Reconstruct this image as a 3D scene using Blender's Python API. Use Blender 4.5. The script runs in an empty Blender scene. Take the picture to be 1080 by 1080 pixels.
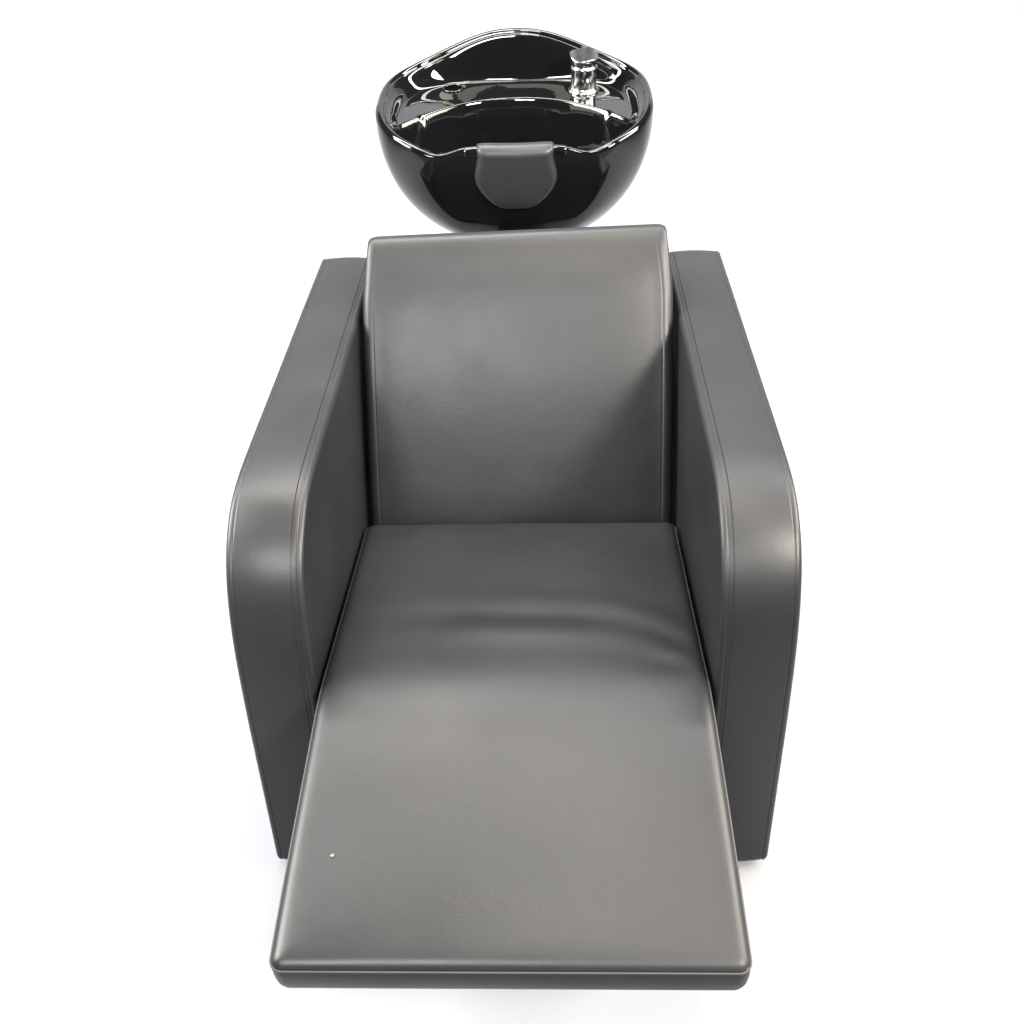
import bpy, bmesh, math, random
from math import sin, cos, pi, sqrt, exp, radians
from mathutils import Vector, Matrix

random.seed(4)
scene = bpy.context.scene
COL = scene.collection

# ------------------------------------------------------------------ camera
FLOOR = -0.373                      # floor level seen from the rear edge of the seat
CAM = Vector((-0.0132, -1.5392, 0.9175 - FLOOR))
PITCH, ROLL = 0.52847, 0.032605
fw = Vector((0, cos(PITCH), -sin(PITCH)))
dn = Vector((0, -sin(PITCH), -cos(PITCH)))
rt = Vector((1, 0, 0))
r_ = rt * cos(ROLL) + dn * sin(ROLL)
d_ = dn * cos(ROLL) - rt * sin(ROLL)
cam = bpy.data.cameras.new("camera")
cam.sensor_width = 36.0
cam.lens = 36.0
cam.clip_end = 200
cam_o = bpy.data.objects.new("camera", cam)
m = Matrix((r_, -d_, -fw)).transposed().to_4x4()
m.translation = CAM
cam_o.matrix_world = m
COL.objects.link(cam_o)
scene.camera = cam_o

# ------------------------------------------------------------------ world, exposure
w = bpy.data.worlds.new("World")
scene.world = w
w.use_nodes = True
w.node_tree.nodes["Background"].inputs[0].default_value = (0.92, 0.95, 1.0, 1)
w.node_tree.nodes["Background"].inputs[1].default_value = 0.04
vs = scene.view_settings
vs.view_transform = 'Standard'
vs.look = 'None'
vs.exposure = 0.0
vs.gamma = 1.0
vs.use_curve_mapping = False

# ------------------------------------------------------------------ lamps: ceiling and windows of the showroom, plus added fills
def area(name, loc, target, sx, sy, power, color):
    l = bpy.data.lights.new(name, 'AREA')
    l.shape = 'RECTANGLE'
    l.size, l.size_y = sx, sy
    l.energy = power
    l.color = color
    o = bpy.data.objects.new(name, l)
    o.location = loc
    o.rotation_euler = (Vector(target) - Vector(loc)).to_track_quat('-Z', 'Y').to_euler()
    COL.objects.link(o)
    return o

WARM = (1.0, 0.945, 0.835)
COOL = (1.0, 0.993, 0.985)
for x, y, p in ((-1.7, -0.45, 14), (-0.9, 0.4, 20), (-0.3, 0.4, 24), (0.3, -0.45, 46), (0.0, -1.4, 20)):       # ceiling lamps
    area("ceiling_lamp", (x, y, 2.9), (x, y, 0), 0.5, 0.7, p, WARM)
area("front_window_lamp", (-0.9, -3.6, 2.6), (0, .1, .6), 1.2, 0.8, 215, COOL)
area("right_window_lamp", (2.2, -2.6, 2.6), (0, .1, .5), 1.0, 0.8, 460, WARM)
area("side_fill_lamp", (-2.7, -0.2, 2.2), (0, -0.2, 0.3), 2.0, 1.6, 375, (1.0, 0.98, 0.925))  # added fill, no window: whitens the floor left of the chair
area("side_fill_lamp", (2.7, -0.2, 2.2), (0, -0.2, 0.3), 2.0, 1.6, 300, WARM)  # its added counterpart, whitening the floor on the right
area("low_side_fill", (-3.2, -0.7, 1.1), (-0.3, -0.5, 0.0), 1.6, 0.9, 17, WARM)  # added low fill that lifts the shaded floor near the leg rest
area("backdrop_fill", (0, 1.0, 3.2), (0, 2.9, 0.9), 5.5, 0.5, 490, (1, 0.99, 0.97))  # added to push the wall and far floor to full white

# ------------------------------------------------------------------ helpers
def tag(o, label=None, cat=None, kind=None, group=None):
    if label: o['label'] = label
    if cat: o['category'] = cat
    if kind: o['kind'] = kind
    if group: o['group'] = group
    return o

def link(name, verts, faces, mat, parent=None, smooth=True):
    me = bpy.data.meshes.new(name)
    me.from_pydata([tuple(v) for v in verts], [], faces)
    me.validate()
    bm = bmesh.new(); bm.from_mesh(me)
    bmesh.ops.recalc_face_normals(bm, faces=bm.faces)
    bm.to_mesh(me); bm.free()
    if smooth:
        me.polygons.foreach_set("use_smooth", [True] * len(me.polygons))
    me.materials.append(mat)
    o = bpy.data.objects.new(name, me)
    COL.objects.link(o)
    if parent: o.parent = parent
    return o

def smooth(a, b, x):
    t = min(1.0, max(0.0, (x - a) / (b - a)))
    return t * t * (3 - 2 * t)

def rings_mesh(rings, close_u=True, cap0=True, cap1=True):
    n = len(rings[0])
    verts = [v for r in rings for v in r]
    faces = []
    for i in range(len(rings) - 1):
        for j in range(n if close_u else n - 1):
            k = (j + 1) % n
            faces.append((i * n + j, i * n + k, (i + 1) * n + k, (i + 1) * n + j))
    if cap0: faces.append(tuple(range(n))[::-1])
    if cap1: faces.append(tuple((len(rings) - 1) * n + j for j in range(n)))
    return verts, faces

def round_poly(pts, radii, step=0.008):
    """closed 2-D outline with rounded corners, resampled evenly"""
    out = []
    n = len(pts)
    for i, (p, r) in enumerate(zip(pts, radii)):
        p = Vector(p)
        a = Vector(pts[i - 1]) - p
        b = Vector(pts[(i + 1) % n]) - p
        if r <= 0:
            out.append(p); continue
        ang = a.angle(b)
        t = min(r / math.tan(ang / 2), a.length * .49, b.length * .49)
        p0, p1 = p + a.normalized() * t, p + b.normalized() * t
        k = 12
        for q in range(k + 1):
            s = q / k
            c = (4 / 3) * math.tan((pi - ang) / 4)
            rr = t * math.tan(ang / 2)
            h0 = p0 - a.normalized() * rr * c
            h1 = p1 - b.normalized() * rr * c
            out.append(p0 * (1 - s) ** 3 + h0 * 3 * s * (1 - s) ** 2 + h1 * 3 * s * s * (1 - s) + p1 * s ** 3)
    return resample(out, step, True)

def resample(pts, step, closed=False):
    pts = [Vector(p) for p in pts]
    if closed: pts = pts + [pts[0]]
    L = [0]
    for a, b in zip(pts, pts[1:]): L.append(L[-1] + (b - a).length)
    n = max(4, int(L[-1] / step))
    out = []
    j = 0
    for i in range(n if closed else n + 1):
        s = L[-1] * i / n
        while j < len(L) - 2 and L[j + 1] < s: j += 1
        t = (s - L[j]) / max(1e-9, L[j + 1] - L[j])
        out.append(pts[j].lerp(pts[j + 1], t))
    return out

def catmull(pts, k=10):
    pts = [Vector(p) for p in pts]
    P = [pts[0] * 2 - pts[1]] + pts + [pts[-1] * 2 - pts[-2]]
    out = []
    for i in range(1, len(P) - 2):
        for q in range(k):
            t = q / k
            a, b, c, d = P[i - 1], P[i], P[i + 1], P[i + 2]
            out.append(0.5 * ((2 * b) + (c - a) * t + (2 * a - 5 * b + 4 * c - d) * t * t + (3 * b - a - 3 * c + d) * t ** 3))
    out.append(pts[-1])
    return out

def inset(prof, d):
    """move a closed 2-D outline inward by d along its smoothed normals"""
    n = len(prof)
    area2 = sum(prof[i].x * prof[(i + 1) % n].y - prof[(i + 1) % n].x * prof[i].y for i in range(n))
    sg = 1 if area2 > 0 else -1
    out = []
    for i in range(n):
        t = (prof[(i + 1) % n] - prof[i - 1]).normalized()
        out.append(prof[i] + Vector((-t.y, t.x)) * d * sg)
    return out

def tube(path, rad, seg=8, closed=False):
    n = len(path)
    rings = []
    up = Vector((0, 0, 1))
    prev = None
    for i in range(n):
        if closed: t = (path[(i + 1) % n] - path[i - 1])
        else: t = path[min(i + 1, n - 1)] - path[max(i - 1, 0)]
        t.normalize()
        if prev is None:
            a = t.orthogonal().normalized()
        else:
            a = (prev - t * prev.dot(t)).normalized()
        prev = a
        b = t.cross(a)
        rings.append([path[i] + (a * cos(2 * pi * k / seg) + b * sin(2 * pi * k / seg)) * rad for k in range(seg)])
    if closed:
        v, f = rings_mesh(rings, True, False, False)
        last = (n - 1) * seg
        # bridge the ends with the best rotation
        best = min(range(seg), key=lambda o: (rings[-1][0] - rings[0][o]).length)
        for k in range(seg):
            f.append((last + k, last + (k + 1) % seg, (k + 1 + best) % seg, (k + best) % seg))
        return v, f
    return rings_mesh(rings)

def stitches(path, rad=0.0006, dash=0.0045, gap=0.0022):
    pts = resample(path, 0.0015)
    V, F = [], []
    k = max(2, int(dash / 0.0015)); g = max(1, int(round(gap / 0.0015)))
    i = 0
    while i + k < len(pts):
        v, f = tube([pts[i], pts[i + k // 2], pts[i + k]], rad, 5)
        o = len(V)
        V += v; F += [tuple(q + o for q in ff) for ff in f]
        i += k + g
    return V, F

def lathe(profile, seg=48, at=Vector((0, 0, 0))):
    rings = [[at + Vector((r * cos(2 * pi * k / seg), r * sin(2 * pi * k / seg), z)) for k in range(seg)] for r, z in profile]
    return rings_mesh(rings)

# ------------------------------------------------------------------ materials
def new_mat(name):
    mt = bpy.data.materials.new(name)
    mt.use_nodes = True
    nt = mt.node_tree
    return mt, nt, nt.nodes["Principled BSDF"]

def leather(name, col, rough=0.42, spec=0.5, grain=0.10):
    mt, nt, b = new_mat(name)
    N, L = nt.nodes, nt.links
    tc = N.new("ShaderNodeTexCoord")
    b.inputs["Specular IOR Level"].default_value = spec
    big = N.new("ShaderNodeTexNoise"); big.inputs["Scale"].default_value = 7; big.inputs["Detail"].default_value = 5
    L.new(tc.outputs["Object"], big.inputs["Vector"])
    rr = N.new("ShaderNodeMapRange")
    rr.inputs[1].default_value = .3; rr.inputs[2].default_value = .7
    rr.inputs[3].default_value = rough - .05; rr.inputs[4].default_value = rough + .05
    L.new(big.outputs["Fac"], rr.inputs[0]); L.new(rr.outputs[0], b.inputs["Roughness"])
    mx = N.new("ShaderNodeMixRGB"); mx.inputs[1].default_value = (*[c * .9 for c in col], 1); mx.inputs[2].default_value = (*[c * 1.12 for c in col], 1)
    L.new(big.outputs["Fac"], mx.inputs[0]); L.new(mx.outputs[0], b.inputs["Base Color"])
    vo = N.new("ShaderNodeTexVoronoi"); vo.inputs["Scale"].default_value = 700
    L.new(tc.outputs["Object"], vo.inputs["Vector"])
    soft = N.new("ShaderNodeTexNoise"); soft.inputs["Scale"].default_value = 22; soft.inputs["Detail"].default_value = 3
    L.new(tc.outputs["Object"], soft.inputs["Vector"])
    b1 = N.new("ShaderNodeBump"); b1.inputs["Strength"].default_value = grain; b1.inputs["Distance"].default_value = .0006
    L.new(vo.outputs["Distance"], b1.inputs["Height"])
    b2 = N.new("ShaderNodeBump"); b2.inputs["Strength"].default_value = .25; b2.inputs["Distance"].default_value = .0012
    L.new(soft.outputs["Fac"], b2.inputs["Height"]); L.new(b1.outputs[0], b2.inputs["Normal"])
    fine = N.new("ShaderNodeTexNoise"); fine.inputs["Scale"].default_value = 95; fine.inputs["Detail"].default_value = 6
    fine.inputs["Distortion"].default_value = .8
    L.new(tc.outputs["Object"], fine.inputs["Vector"])
    b3 = N.new("ShaderNodeBump"); b3.inputs["Strength"].default_value = .22; b3.inputs["Distance"].default_value = .0005
    L.new(fine.outputs["Fac"], b3.inputs["Height"]); L.new(b2.outputs[0], b3.inputs["Normal"])
    L.new(b3.outputs[0], b.inputs["Normal"])
    return mt

LEATHER = leather("black_leather", (0.0070, 0.0072, 0.0086), .44, .34)
PIPING = leather("piping_leather", (0.03, 0.03, 0.031), .5, .3)
THREAD, _, tb = new_mat("grey_thread"); tb.inputs["Base Color"].default_value = (.012, .012, .013, 1); tb.inputs["Roughness"].default_value = .85; tb.inputs["Specular IOR Level"].default_value = .1
PLASTIC, _, pb = new_mat("black_plastic"); pb.inputs["Base Color"].default_value = (.012, .012, .013, 1); pb.inputs["Roughness"].default_value = .5
RUBBER = leather("black_rubber", (0.010, 0.010, 0.012), .40, .34, .02)

GLAZE, gnt, gb = new_mat("black_glazed_ceramic")
gb.inputs["Base Color"].default_value = (.0025, .0025, .0028, 1)
gb.inputs["Roughness"].default_value = .035
gb.inputs["Specular IOR Level"].default_value = .42
gn = gnt.nodes.new("ShaderNodeTexNoise"); gn.inputs["Scale"].default_value = 26; gn.inputs["Detail"].default_value = 2
gt = gnt.nodes.new("ShaderNodeTexCoord"); gnt.links.new(gt.outputs["Object"], gn.inputs["Vector"])
gbp = gnt.nodes.new("ShaderNodeBump"); gbp.inputs["Strength"].default_value = .05; gbp.inputs["Distance"].default_value = .004
gnt.links.new(gn.outputs["Fac"], gbp.inputs["Height"]); gnt.links.new(gbp.outputs[0], gb.inputs["Normal"])

CHROME, _, cb = new_mat("chrome"); cb.inputs["Base Color"].default_value = (.36, .36, .37, 1); cb.inputs["Metallic"].default_value = 1; cb.inputs["Roughness"].default_value = .2
HOLE_SHADE, _, hb = new_mat("hole_shade_black"); hb.inputs["Base Color"].default_value = (.001, .001, .001, 1); hb.inputs["Roughness"].default_value = 1; hb.inputs["Specular IOR Level"].default_value = 0  # shade inside the hose hole, put in as flat black colour
CHIP, _, chb = new_mat("white_lint"); chb.inputs["Base Color"].default_value = (.08, .08, .077, 1)

PAPER, pnt, ppb = new_mat("white_backdrop_paper")
ppb.inputs["Roughness"].default_value = .9
ppb.inputs["Specular IOR Level"].default_value = .1
pn = pnt.nodes.new("ShaderNodeTexNoise"); pn.inputs["Scale"].default_value = 3
pm = pnt.nodes.new("ShaderNodeMixRGB"); pm.inputs[1].default_value = (.190, .196, .212, 1); pm.inputs[2].default_value = (.212, .218, .236, 1)
pnt.links.new(pn.outputs["Fac"], pm.inputs[0]); pnt.links.new(pm.outputs[0], ppb.inputs["Base Color"])

# ------------------------------------------------------------------ setting: white floor sweeping up into a white wall
X0, X1, Y0, YC, RC, ZT = -8.0, 8.0, -0.86, 2.3, 0.9, 3.4
sec = [(Y0, 0), (0, 0), (YC, 0)] + [(YC + RC * sin(a), RC - RC * cos(a)) for a in [pi / 2 * k / 16 for k in range(1, 17)]] + [(YC + RC, ZT)]
rings = [[Vector((x, y, z)) for y, z in sec] for x in (X0, -1.5, 0, 1.5, X1)]
v, f = rings_mesh(rings, False, False, False)
bd = link("floor", v, f, PAPER)
tag(bd, "seamless white floor curving up into a plain white wall behind the chair", "floor", "structure")

DARK_GROUND, cnt, ccb = new_mat("added_dark_ground")  # unseen dark ground, added so the chair fronts reflect less white
cn = cnt.nodes.new("ShaderNodeTexNoise"); cn.inputs["Scale"].default_value = 2.5; cn.inputs["Detail"].default_value = 8
cm = cnt.nodes.new("ShaderNodeMixRGB"); cm.inputs[1].default_value = (.05, .05, .052, 1); cm.inputs[2].default_value = (.09, .09, .092, 1)
cnt.links.new(cn.outputs["Fac"], cm.inputs[0]); cnt.links.new(cm.outputs[0], ccb.inputs["Base Color"])
ccb.inputs["Roughness"].default_value = .8
v = [Vector((-9, -9, -.004)), Vector((9, -9, -.004)), Vector((9, 9, -.004)), Vector((-9, 9, -.004))]
tag(link("ground", v, [(0, 1, 2, 3)], DARK_GROUND), "unseen dark grey ground added under and in front of the white floor sheet to darken reflections", "ground", "structure")

# ------------------------------------------------------------------ the chair
root = bpy.data.objects.new("shampoo_chair", None)
COL.objects.link(root)
root.rotation_euler = (0, 0, -0.04218)
tag(root, "black leather salon shampoo chair with glossy black wash basin behind its backrest", "salon chair")

def Z(z): return z - FLOOR

# ---- armrests
arm_pts = catmull([(.417, .353), (.21, .325), (.01, .297), (-.20, .268), (-.285, .254), (-.335, .238), (-.372, .213), (-.398, .183), (-.417, .145), (-.430, .095), (-.437, .03), (-.439, -.06), (-.438, -.15)], 8)
outline = [(p.x, p.y) for p in arm_pts] + [(-.434, -.361), (.417, -.361)]
radii = [.009] + [0] * (len(arm_pts) - 1) + [.009, .012]
arm_prof = round_poly(outline, radii, .007)
XI, XO = .277, .3835

def arm_section():
    r = .0080
    s = [(XI + .0002, -3.0), (XI + .0001, -2.0), (XI + .00005, -1.0)]
    for k in range(7):
        a = pi / 2 * k / 6
        s.append((XI + r - r * cos(a), r - r * sin(a)))
    s += [(XI + .0088, .0001), (XI + .0100, .0013), (XI + .0112, .0001)]
    x0, x1 = XI + .0125, XO - .0125
    for k in range(13):
        u = k / 12
        s.append((x0 + (x1 - x0) * u, -.0022 * (1 - (2 * u - 1) ** 2)))
    s += [(XO - .0112, .0001), (XO - .0100, .0013), (XO - .0088, .0001)]
    for k in range(7):
        a = pi / 2 * (1 - k / 6)
        s.append((XO - r + r * cos(a), r - r * sin(a)))
    s += [(XO - .00005, -1.0), (XO - .0001, -2.0), (XO - .0002, -3.0)]
    return s

def arm_line(x, d):
    path = []
    for p in resample(inset_open(arm_pts, d), .004)[4:]:
        path.append(Vector((x, p.x, Z(p.y))))
    path.append(Vector((x, -.434 - d, Z(-.35))))
    return path

def inset_open(pts, d):
    out = []
    for i in range(len(pts)):
        t = (pts[min(i + 1, len(pts) - 1)] - pts[max(i - 1, 0)]).normalized()
        out.append(pts[i] + Vector((-t.y, t.x)) * d)
    return out

for side in (-1, 1):
    rings = []
    for x, d in arm_section():
        if d <= -1:                          # flat side panel: outline drawn in towards its middle
            row = [p.lerp(Vector((0, 0)), -d * .012) for p in inset(arm_prof, .008)]
        else:
            row = inset(arm_prof, d)
        rings.append([Vector((side * x, p.x, Z(p.y))) for p in row])
    v, f = rings_mesh(rings)
    arm = link("armrest", v, f, LEATHER, root)
    for x in (XI + .0168,):
        v, f = stitches(arm_line(side * x, -.0009))
        link("stitching", v, f, THREAD, arm)
    for y in (-.26, .34):
        v, f = lathe([(.02, .0), (.022, .002), (.022, .010), (.018, .0125)], 24, Vector((side * .33, y, 0)))
        link("foot", v, f, PLASTIC, arm)

# ---- seat running on into the leg rest
HW, S0, S1 = .268, 0.0, .822
BEND, ANG, BW = .445, radians(15.4), .06

def path_at(s):
    # centre line of the cushion top: level, then bending down
    n = 40
    y = z = 0.0
    if s <= 0: return Vector((-s, 0)), 0.0
    ds = s / n
    for k in range(n):
        q = (k + .5) * ds
        a = ANG * smooth(BEND - BW, BEND + BW, q)
        y -= cos(a) * ds; z -= sin(a) * ds
    return Vector((y, z)), ANG * smooth(BEND - BW, BEND + BW, s)

PT = [path_at(i * .002) for i in range(int(S1 / .002) + 20)]
def pt(s):
    q = max(0, min(len(PT) - 2, int(s / .002))); t = s / .002 - q
    return PT[q][0].lerp(PT[q + 1][0], t), PT[q][1] * (1 - t) + PT[q + 1][1] * t

def cushion(x, s, h):
    p, a = pt(max(0, s))
    y, z = p
    if s < 0: y = -s
    return Vector((x * (1 + .014 * smooth(.3, .8, s)), y - sin(a) * h, Z(z + cos(a) * h)))

CR = .014                                   # corner radius in plan
HL, MID = (S1 - S0) / 2, (S0 + S1) / 2

def edge_dist(x, s):
    qx, qy = abs(x) - (HW - CR), abs(s - MID) - (HL - CR)
    return CR - (sqrt(max(qx, 0) ** 2 + max(qy, 0) ** 2) + min(max(qx, qy), 0))

def round_corner(x, s):
    """square grid point to rounded rectangle"""
    qx, qy = abs(x) - (HW - CR), abs(s - MID) - (HL - CR)
    if qx > 0 and qy > 0:
        a, b = qx / CR, qy / CR
        a, b = a * sqrt(1 - b * b / 2), b * sqrt(1 - a * a / 2)
        x = (HW - CR + a * CR) * sgn(x)
        s = MID + (HL - CR + b * CR) * sgn(s - MID)
    return x, s

def sgn(a): return 1 if a >= 0 else -1

def ticks(half):
    edge = [0, .0015, .003, .005, .0075, .0105, .014, .020, .027, .035]
    n = int((half - .035) / .0065)
    inner = [.035 + (half - .035) * k / n for k in range(1, n + 1)]
    e = edge + inner                         # distance from the edge, ending at the middle
    neg = [-(half - d) for d in e]
    return neg + [-q for q in neg[-2::-1]]

def folds(x, s):
    """soft creases where the seat meets the leg rest"""
    sc = .292 + .010 * sin(3.5 * x) + .075 * smooth(.08, .30, x) * ((x - .08) / .19 if x > .08 else 0)
    amp = smooth(-.17, .02, x) * .75 + .25 * smooth(-.26, -.1, x)
    d = s - sc
    h = -.0015 * exp(-(d / .018) ** 2) * amp * (1 - .45 * smooth(.05, .22, x)) + .0030 * exp(-((d - .038) / .026) ** 2) * amp * (1 - .6 * smooth(.02, .2, x))
    h += .0012 * exp(-((d + .042) / .022) ** 2) * amp
    h += -.0022 * exp(-((s - .40) / .018) ** 2 - ((x - .25) / .05) ** 2)
    h += .0016 * sin(9 * x + 2) * sin(7 * s + .6)
    h += .0012 * sin(23 * s + 4 * x) * smooth(.5, .62, s) * sin(7 * x + .5)
    return h

TH = .078
XS, SS = ticks(HW), [MID + q for q in ticks(HL)]
NXs, NSs = len(XS), len(SS)

def top_h(x, s):
    ins = max(0, edge_dist(x, s))
    e = 1 - exp(-max(0, ins - .0005) / .0055)
    crown = .008 * (1 - (x / HW) ** 2) * (1 - ((s - MID) / HL) ** 6)
    side = .6 if x > 0 else 0
    k = smooth(0, .05, ins)
    return -.0070 + .0080 * e + crown + folds(x, s) * (k + side * (1 - k))

V = []
for s_ in SS:
    for x_ in XS:
        x, s2 = round_corner(x_, s_)
        V.append(cushion(x, s2, top_h(x, s2)))
F = [(i * NXs + j, i * NXs + j + 1, (i + 1) * NXs + j + 1, (i + 1) * NXs + j) for i in range(NSs - 1) for j in range(NXs - 1)]
loop = [(0, j) for j in range(NXs)] + [(i, NXs - 1) for i in range(1, NSs)] + [(NSs - 1, j) for j in range(NXs - 2, -1, -1)] + [(i, 0) for i in range(NSs - 2, 0, -1)]
flat = []
for i, j in loop:
    x, s2 = round_corner(XS[j], SS[i])
    flat.append(Vector((x, s2)))
prev = [i * NXs + j for i, j in loop]
n = len(loop)
for out_, h in ((.0006, -.0105), (.0002, -.0125), (.0010, -.016), (.0022, -.024), (.0030, -.036), (.0028, -.050), (.0, -.062), (-.006, -.071), (-.014, -.076), (-.026, -TH)):
    o = len(V)
    pr = inset(flat, -out_)
    for p in pr: V.append(cushion(p.x, p.y, h))
    F += [(prev[k], prev[(k + 1) % n], o + (k + 1) % n, o + k) for k in range(n)]
    prev = [o + k for k in range(n)]
F.append(tuple(prev))
seat = link("seat", V, F, LEATHER, root)
path = [cushion(p.x, p.y, -.0092 + (folds(p.x, p.y) * .6 if p.x > 0 else 0)) for p in inset(flat, -.0006)]
v, f = tube(path, .0016, 8, True)
link("piping", v, f, PIPING, seat)

# ---- backrest
bk = catmull([(.020, -.12), (.024, -.03), (.060, .09), (.104, .215), (.150, .320), (.177, .372), (.199, .411), (.213, .432), (.227, .443), (.246, .4425), (.275, .428), (.325, .365), (.385, .28), (.405, .20)], 8)
outline = [(p.x, p.y) for p in bk] + [(.412, -.12)]
bk_prof = round_poly(outline, [.01] + [0] * (len(bk) - 1) + [.01], .007)
BH = .2685
r = .016
section = [(-BH, .036), (-BH, .026)]
for k in range(7):
    a = pi / 2 * k / 6
    section.append((-BH + r - r * cos(a), r - r * sin(a)))
section += [(-BH + r + .0015, .0), (-BH + r + .003, .0008), (-BH + r + .0045, 0)]
x0 = BH - r - .006
for k in range(31):
    u = -1 + 2 * k / 30
    section.append((x0 * u, -.007 * (1 - u ** 4)))
half = section[:12]
section += [(-x, d) for x, d in half[::-1]]
rings = []
for x, d in section:
    full, flat_ = inset(bk_prof, d), inset(bk_prof, max(0, d) * .45)
    row = []
    for p0, a, b in zip(bk_prof, full, flat_):
        q = a.lerp(b, smooth(.36, .43, p0.y))
        row.append(Vector((x * (1 - .040 * smooth(.34, .45, q.y)), q.x, Z(q.y + .012 * x * smooth(.25, .42, q.y) / BH * .5))))
    rings.append(row)
v, f = rings_mesh(rings)
back = link("backrest", v, f, LEATHER, root)
for sx in (-1, 1):
    xx = sx * (BH - r - .009)
    v, f = stitches([Vector((xx * (1 - .040 * smooth(.34, .45, p.y)), p.x, Z(p.y + .012 * xx * smooth(.25, .42, p.y) / BH * .5))) for p in resample(inset_open(bk, -.0006), .004) if p.y < .425 and p.x < .23])
    link("stitching", v, f, THREAD, back)

# ---- body under the seat and column carrying the basin
def box_rounded(x, y0, y1, z0, z1, rr=.012):
    rings = []
    for ins, z in ((rr, z0), (.004, z0 + .004), (0, z0 + rr), (0, z1 - rr), (.004, z1 - .004), (rr, z1)):
        prof = round_poly([(x - ins, y0 + ins), (x - ins, y1 - ins), (-x + ins, y1 - ins), (-x + ins, y0 + ins)], [.02] * 4, .03)
        rings.append([Vector((p.x, p.y, Z(z))) for p in prof])
    n = min(len(r) for r in rings)
    rings = [r[:n] for r in rings]
    return rings_mesh(rings)
v, f = box_rounded(.262, -.30, .405, -.358, -.066)
link("base", v, f, LEATHER, root)
v, f = box_rounded(.16, .30, .84, FLOOR + .0, FLOOR + .07)
link("base_plate", v, f, PLASTIC, root)
v, f = box_rounded(.07, .64, .80, FLOOR + .06, .315)
link("pedestal", v, f, PLASTIC, root)

# ------------------------------------------------------------------ the basin, in its own tilted frame
TILT = .2154
ORG = Vector((-.0110, .6826, Z(.5815)))
BM = Matrix.Translation(ORG) @ Matrix.Rotation(TILT, 4, 'X')
def B(x, y, z): return BM @ Vector((x, y, z))

RX, RF, RB = .283, .2262, .2349
def rim(phi):
    c, s = cos(phi), sin(phi)
    e = 2 / 2.079 if s < 0 else 2 / 3.23
    x = RX * sgn(c) * abs(c) ** e
    y = (RB if s > 0 else RF) * sgn(s) * abs(s) ** e
    return x, y
def scoop(x, y): return .0391 * exp(-(abs(x) / .1598) ** 4) * smooth(.02, .16, -y) if y < 0 else 0
def hood(x, y): return .0687 * exp(-(abs(x) / .1787) ** 2.28) * smooth(-.03, .12, y) if y > -.03 else 0
def lipz(x, y):
    if y >= 0: return 0
    return -.0165 * exp(-((abs(x) - .152) / .043) ** 2) * smooth(.05, .15, -y) - .0187 * smooth(0, .19, -y)

NPH = 520
PH = [2 * pi * k / NPH - pi / 2 for k in range(NPH)]
DEP = .286
SH = -.022
def shelf_edge(x): return .090 - .095 * (abs(x) / .20) ** 2.2

rings = []
A1 = radians(84)
nt_ = 40
for i in range(nt_ + 1):                       # outside, from the bottom up
    t = 1 - i / nt_
    a = A1 * t
    row = []
    for ph in PH:
        x, y = rim(ph)
        sc = cos(a) * (1 + .030 * sin(2 * a))
        k = 1 - smooth(0, .75, t)
        z = -DEP * sin(a) + (hood(x, y) * (1 - smooth(0, .9, t)) + lipz(x, y) * k)
        yy = y * sc + scoop(x, y) * k + .0 * t
        row.append(B(x * sc, yy - .015 * t, z))
    rings.append(row)
TW = .017
for k in range(1, 8):                          # rolled rim
    a = pi * k / 8
    row = []
    for ph in PH:
        x, y = rim(ph)
        L = sqrt(x * x + y * y)
        ins = TW / 2 * (1 - cos(a))
        q = 1 - ins / L
        row.append(B(x * q, (y + scoop(x, y)) * q, hood(x, y) + lipz(x, y) + TW * .5 * sin(a)))
    rings.append(row)
rho = [1 - .0035 * k for k in range(40)] + [.86 - .0072 * k for k in range(120)]
rho = [q for q in rho if q > .012]
for q in rho:                                  # inside: wall, deck, bowl
    row = []
    for ph in PH:
        x, y = rim(ph)
        L = sqrt(x * x + y * y)
        qq = 1 - TW / L
        x1, y1 = x * qq, (y + scoop(x, y)) * qq
        top = hood(x, y) + lipz(x, y)
        X, Y = x1 * q, .01 + (y1 - .01) * q
        # depth of deck or bowl under this point
        e = shelf_edge(X)
        drop = smooth(e + .008, e - .032, Y)
        bowl = -.205 + .10 * ((X / .25) ** 2 + (Y / .22) ** 2)
        fl = SH * (1 - drop) + min(bowl, -.07) * drop
        wdep = smooth(1.0, .86, q) if Y > e - .03 else smooth(1.0, .70, q)
        mixw = smooth(e - .06, e - .0, Y)
        wdep = smooth(1.0, .87, q) * mixw + smooth(1.03, .66, q) * (1 - mixw)
        z = top * (1 - wdep) + fl * wdep
        row.append(B(X, Y, z))
    rings.append(row)
v, f = rings_mesh(rings)
basin = link("wash_basin", v, f, GLAZE, root)

# neck rest draped over the scooped front lip
def outer_pt(x, t, off):
    """point of the basin's outside at width x, t down from the rim"""
    lo, hi = -pi / 2, 0
    ax = abs(x)
    a = A1 * t
    sc = cos(a) * (1 + .030 * sin(2 * a))
    for _ in range(40):
        mid = (lo + hi) / 2
        if rim(mid)[0] * sc < ax: lo = mid
        else: hi = mid
    xx, y = rim(lo)
    k = 1 - smooth(0, .75, t)
    z = -DEP * sin(a) + lipz(xx, y) * k
    yy = y * sc + scoop(xx, y) * k - .015 * t
    n = Vector((0, -cos(a * .9), -sin(a * .9)))
    return Vector((x, yy, z)) + n * off

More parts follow.
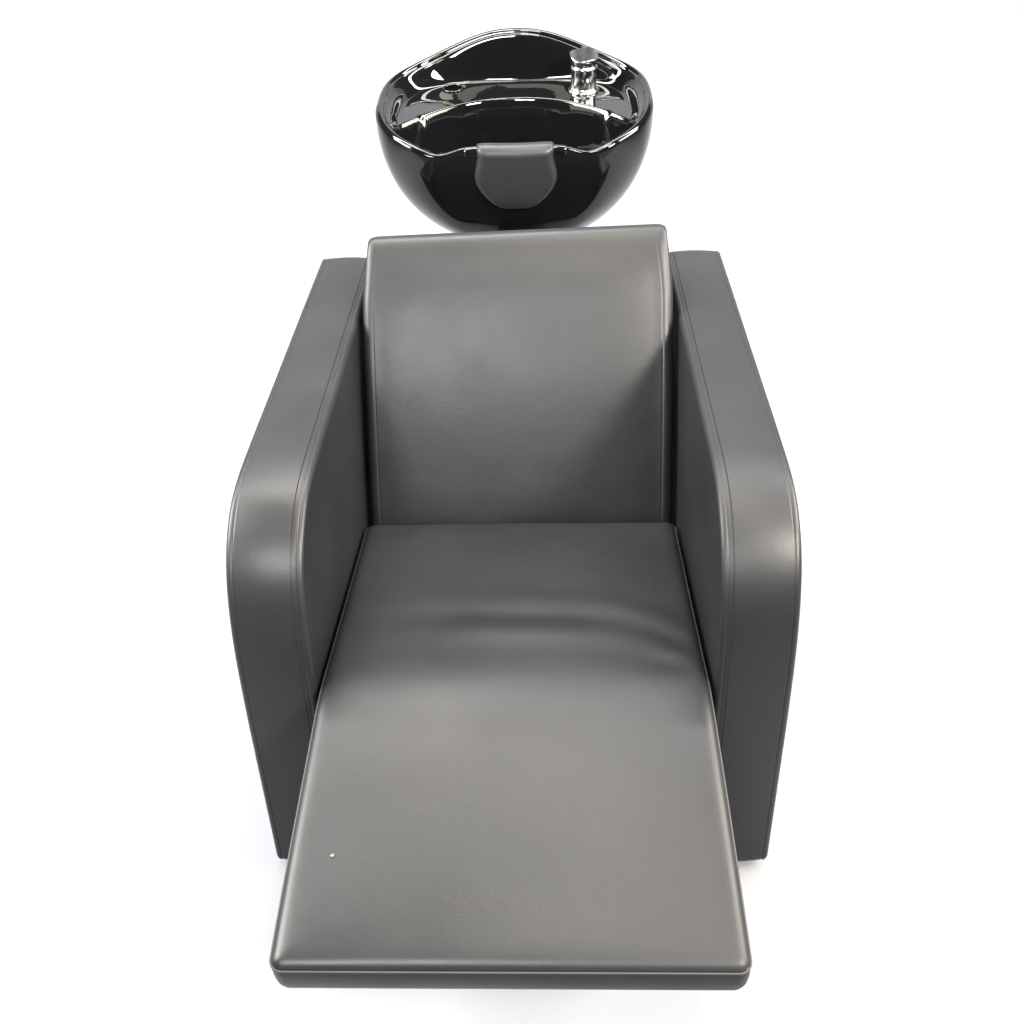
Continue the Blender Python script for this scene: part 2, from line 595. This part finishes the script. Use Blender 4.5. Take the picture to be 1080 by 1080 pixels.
pad_rows = []
NX = 28
def pad_half(g):            # half width against height: 0 at the lip, 1 at the rounded bottom
    if g <= 0: return .074
    wv = .073 + .012 * smooth(0, .55, g)
    return wv * sqrt(max(0, 1 - max(0, (g - .22) / .78) ** 2.0))
TB = .290
front, backr = [], []
gs = [1 - (1 - k / 26) ** 1.6 for k in range(27)]
for g in gs:
    rowf, rowb = [], []
    for j in range(NX + 1):
        u = -1 + 2 * j / NX
        hwid = pad_half(min(g, .9995))
        x = u * hwid
        edge = min(1 - abs(u), (1 - g) * 1.2)
        th = .0035 + .0085 * (1 - (1 - min(1, edge / .28)) ** 2) ** .5
        rowf.append(outer_pt(x, TB * g, th))
        rowb.append(outer_pt(x, TB * g, .0008))
    front.append(rowf); backr.append(rowb)
# over the lip and a little way inside
over = []
for k in range(1, 9):
    a = pi * k / 8
    row = []
    for j in range(NX + 1):
        u = -1 + 2 * j / NX
        x = u * .074
        p = outer_pt(x, 0, 0)
        edge = 1 - abs(u)
        th = .005 + .004 * (1 - (1 - min(1, edge / .28)) ** 2) ** .5
        cy = p.y + TW / 2
        row.append(Vector((x, cy - (TW / 2 + th) * cos(a), p.z + (TW / 2 + th * .45) * sin(a))))
    over.append(row)
tail = []
for k in range(1, 4):
    tail.append([p + Vector((0, .004 * k, -.016 * k)) for p in over[-1]])
outer_sheet = front[::-1] + over + tail                # bottom -> lip -> inside
rows = [[BM @ p for p in r] for r in outer_sheet]
n = NX + 1
V = [p for r in rows for p in r]
F = []
for i in range(len(rows) - 1):
    for j in range(NX):
        F.append((i * n + j, i * n + j + 1, (i + 1) * n + j + 1, (i + 1) * n + j))
V = [p + Vector((.005, 0, 0)) for p in V]
neck = link("neck_rest", V, F, RUBBER, basin)
sol = neck.modifiers.new("thickness", 'SOLIDIFY'); sol.thickness = .0035; sol.offset = -1 
# rubber roll under the neck rest, its dark ends showing on the lip either side
pth = []
for k in range(41):
    x = -.098 + .196 * k / 40
    p = outer_pt(x, 0, 0)
    pth.append(BM @ Vector((x + .005, p.y + TW * .3, p.z - .001)))
v, f = tube(pth, .0092, 14)
link("neck_roll", v, f, GLAZE, basin)
# tap on the deck
TX, TY = .146, .128
def at_basin(o):
    o.matrix_local = BM @ Matrix.Translation((TX, TY, SH))
    return o
v, f = lathe([(r_ * 1.1, z) for r_, z in [(.0, -.002), (.030, -.002), (.030, .003), (.0265, .006), (.0245, .010), (.0245, .046), (.0262, .0475), (.0262, .0505), (.0245, .052), (.0245, .054), (.0, .054)]], 48)
tap = link("tap", v, f, CHROME, basin); at_basin(tap)
# lever cap: round body whose top is a wave that runs out into a short lip
seg = 64
rings = []
for rr_, zz in ((.0255, .0545), (.0272, .0555)):
    rings.append([Vector((rr_ * cos(2 * pi * k / seg), rr_ * sin(2 * pi * k / seg), zz)) for k in range(seg)])
def cap_top(x, y):
    return .0735 + .15 * y - .05 * x + .0022 * sin(x / .0255 * pi)
for fr in (1.0, 1.06, 1.05, .9, .7, .5, .3, .1):
    row = []
    for k in range(seg):
        a = 2 * pi * k / seg
        x, y = .0280 * fr * cos(a), .0280 * fr * sin(a)
        z = cap_top(x, y)
        if fr == 1.0: z -= .006
        row.append(Vector((x, y, z)))
    rings.append(row)
v, f = rings_mesh(rings)
lev = link("tap_lever", v, f, CHROME, basin); at_basin(lev)
# hose grommet in the deck, a black disc inside it for the hole's shade
HX, HY = -.136, .155
ring = [BM @ Vector((HX + .021 * cos(2 * pi * k / 40), HY + .021 * sin(2 * pi * k / 40), SH + .0015)) for k in range(40)]
v, f = tube(ring, .0022, 8, True)
gm = link("hose_hole", v, f, GLAZE, basin)
v, f = lathe([(0, .0), (.020, .0), (.020, .0012), (0, .0012)], 32)
hd = link("hose_hole_shade", v, f, HOLE_SHADE, basin)  # solid disc coloured black in place of a shaded recess
hd.matrix_local = BM @ Matrix.Translation((HX, HY, SH + .0003))

# ------------------------------------------------------------------ fleck of lint on the leg rest
c = cushion(-.2135, .690, top_h(-.2135, .690) + .0004)
rings = []
for k in range(7):
    a = -pi / 2 + pi * k / 6
    rings.append([Vector(((.0024 * cos(a) + 1e-5) * cos(q) * (1 + .25 * sin(2 * q + 1)), (.0030 * cos(a) + 1e-5) * sin(q), .0008 * sin(a))) for q in [2 * pi * j / 16 for j in range(16)]])
v, f = rings_mesh(rings)
lint = link("lint_fleck", v, f, CHIP)
lint.location = Matrix.Rotation(-0.04218, 4, 'Z') @ c
tag(lint, "tiny white fleck lying on the left side of the black leg rest", "fleck")
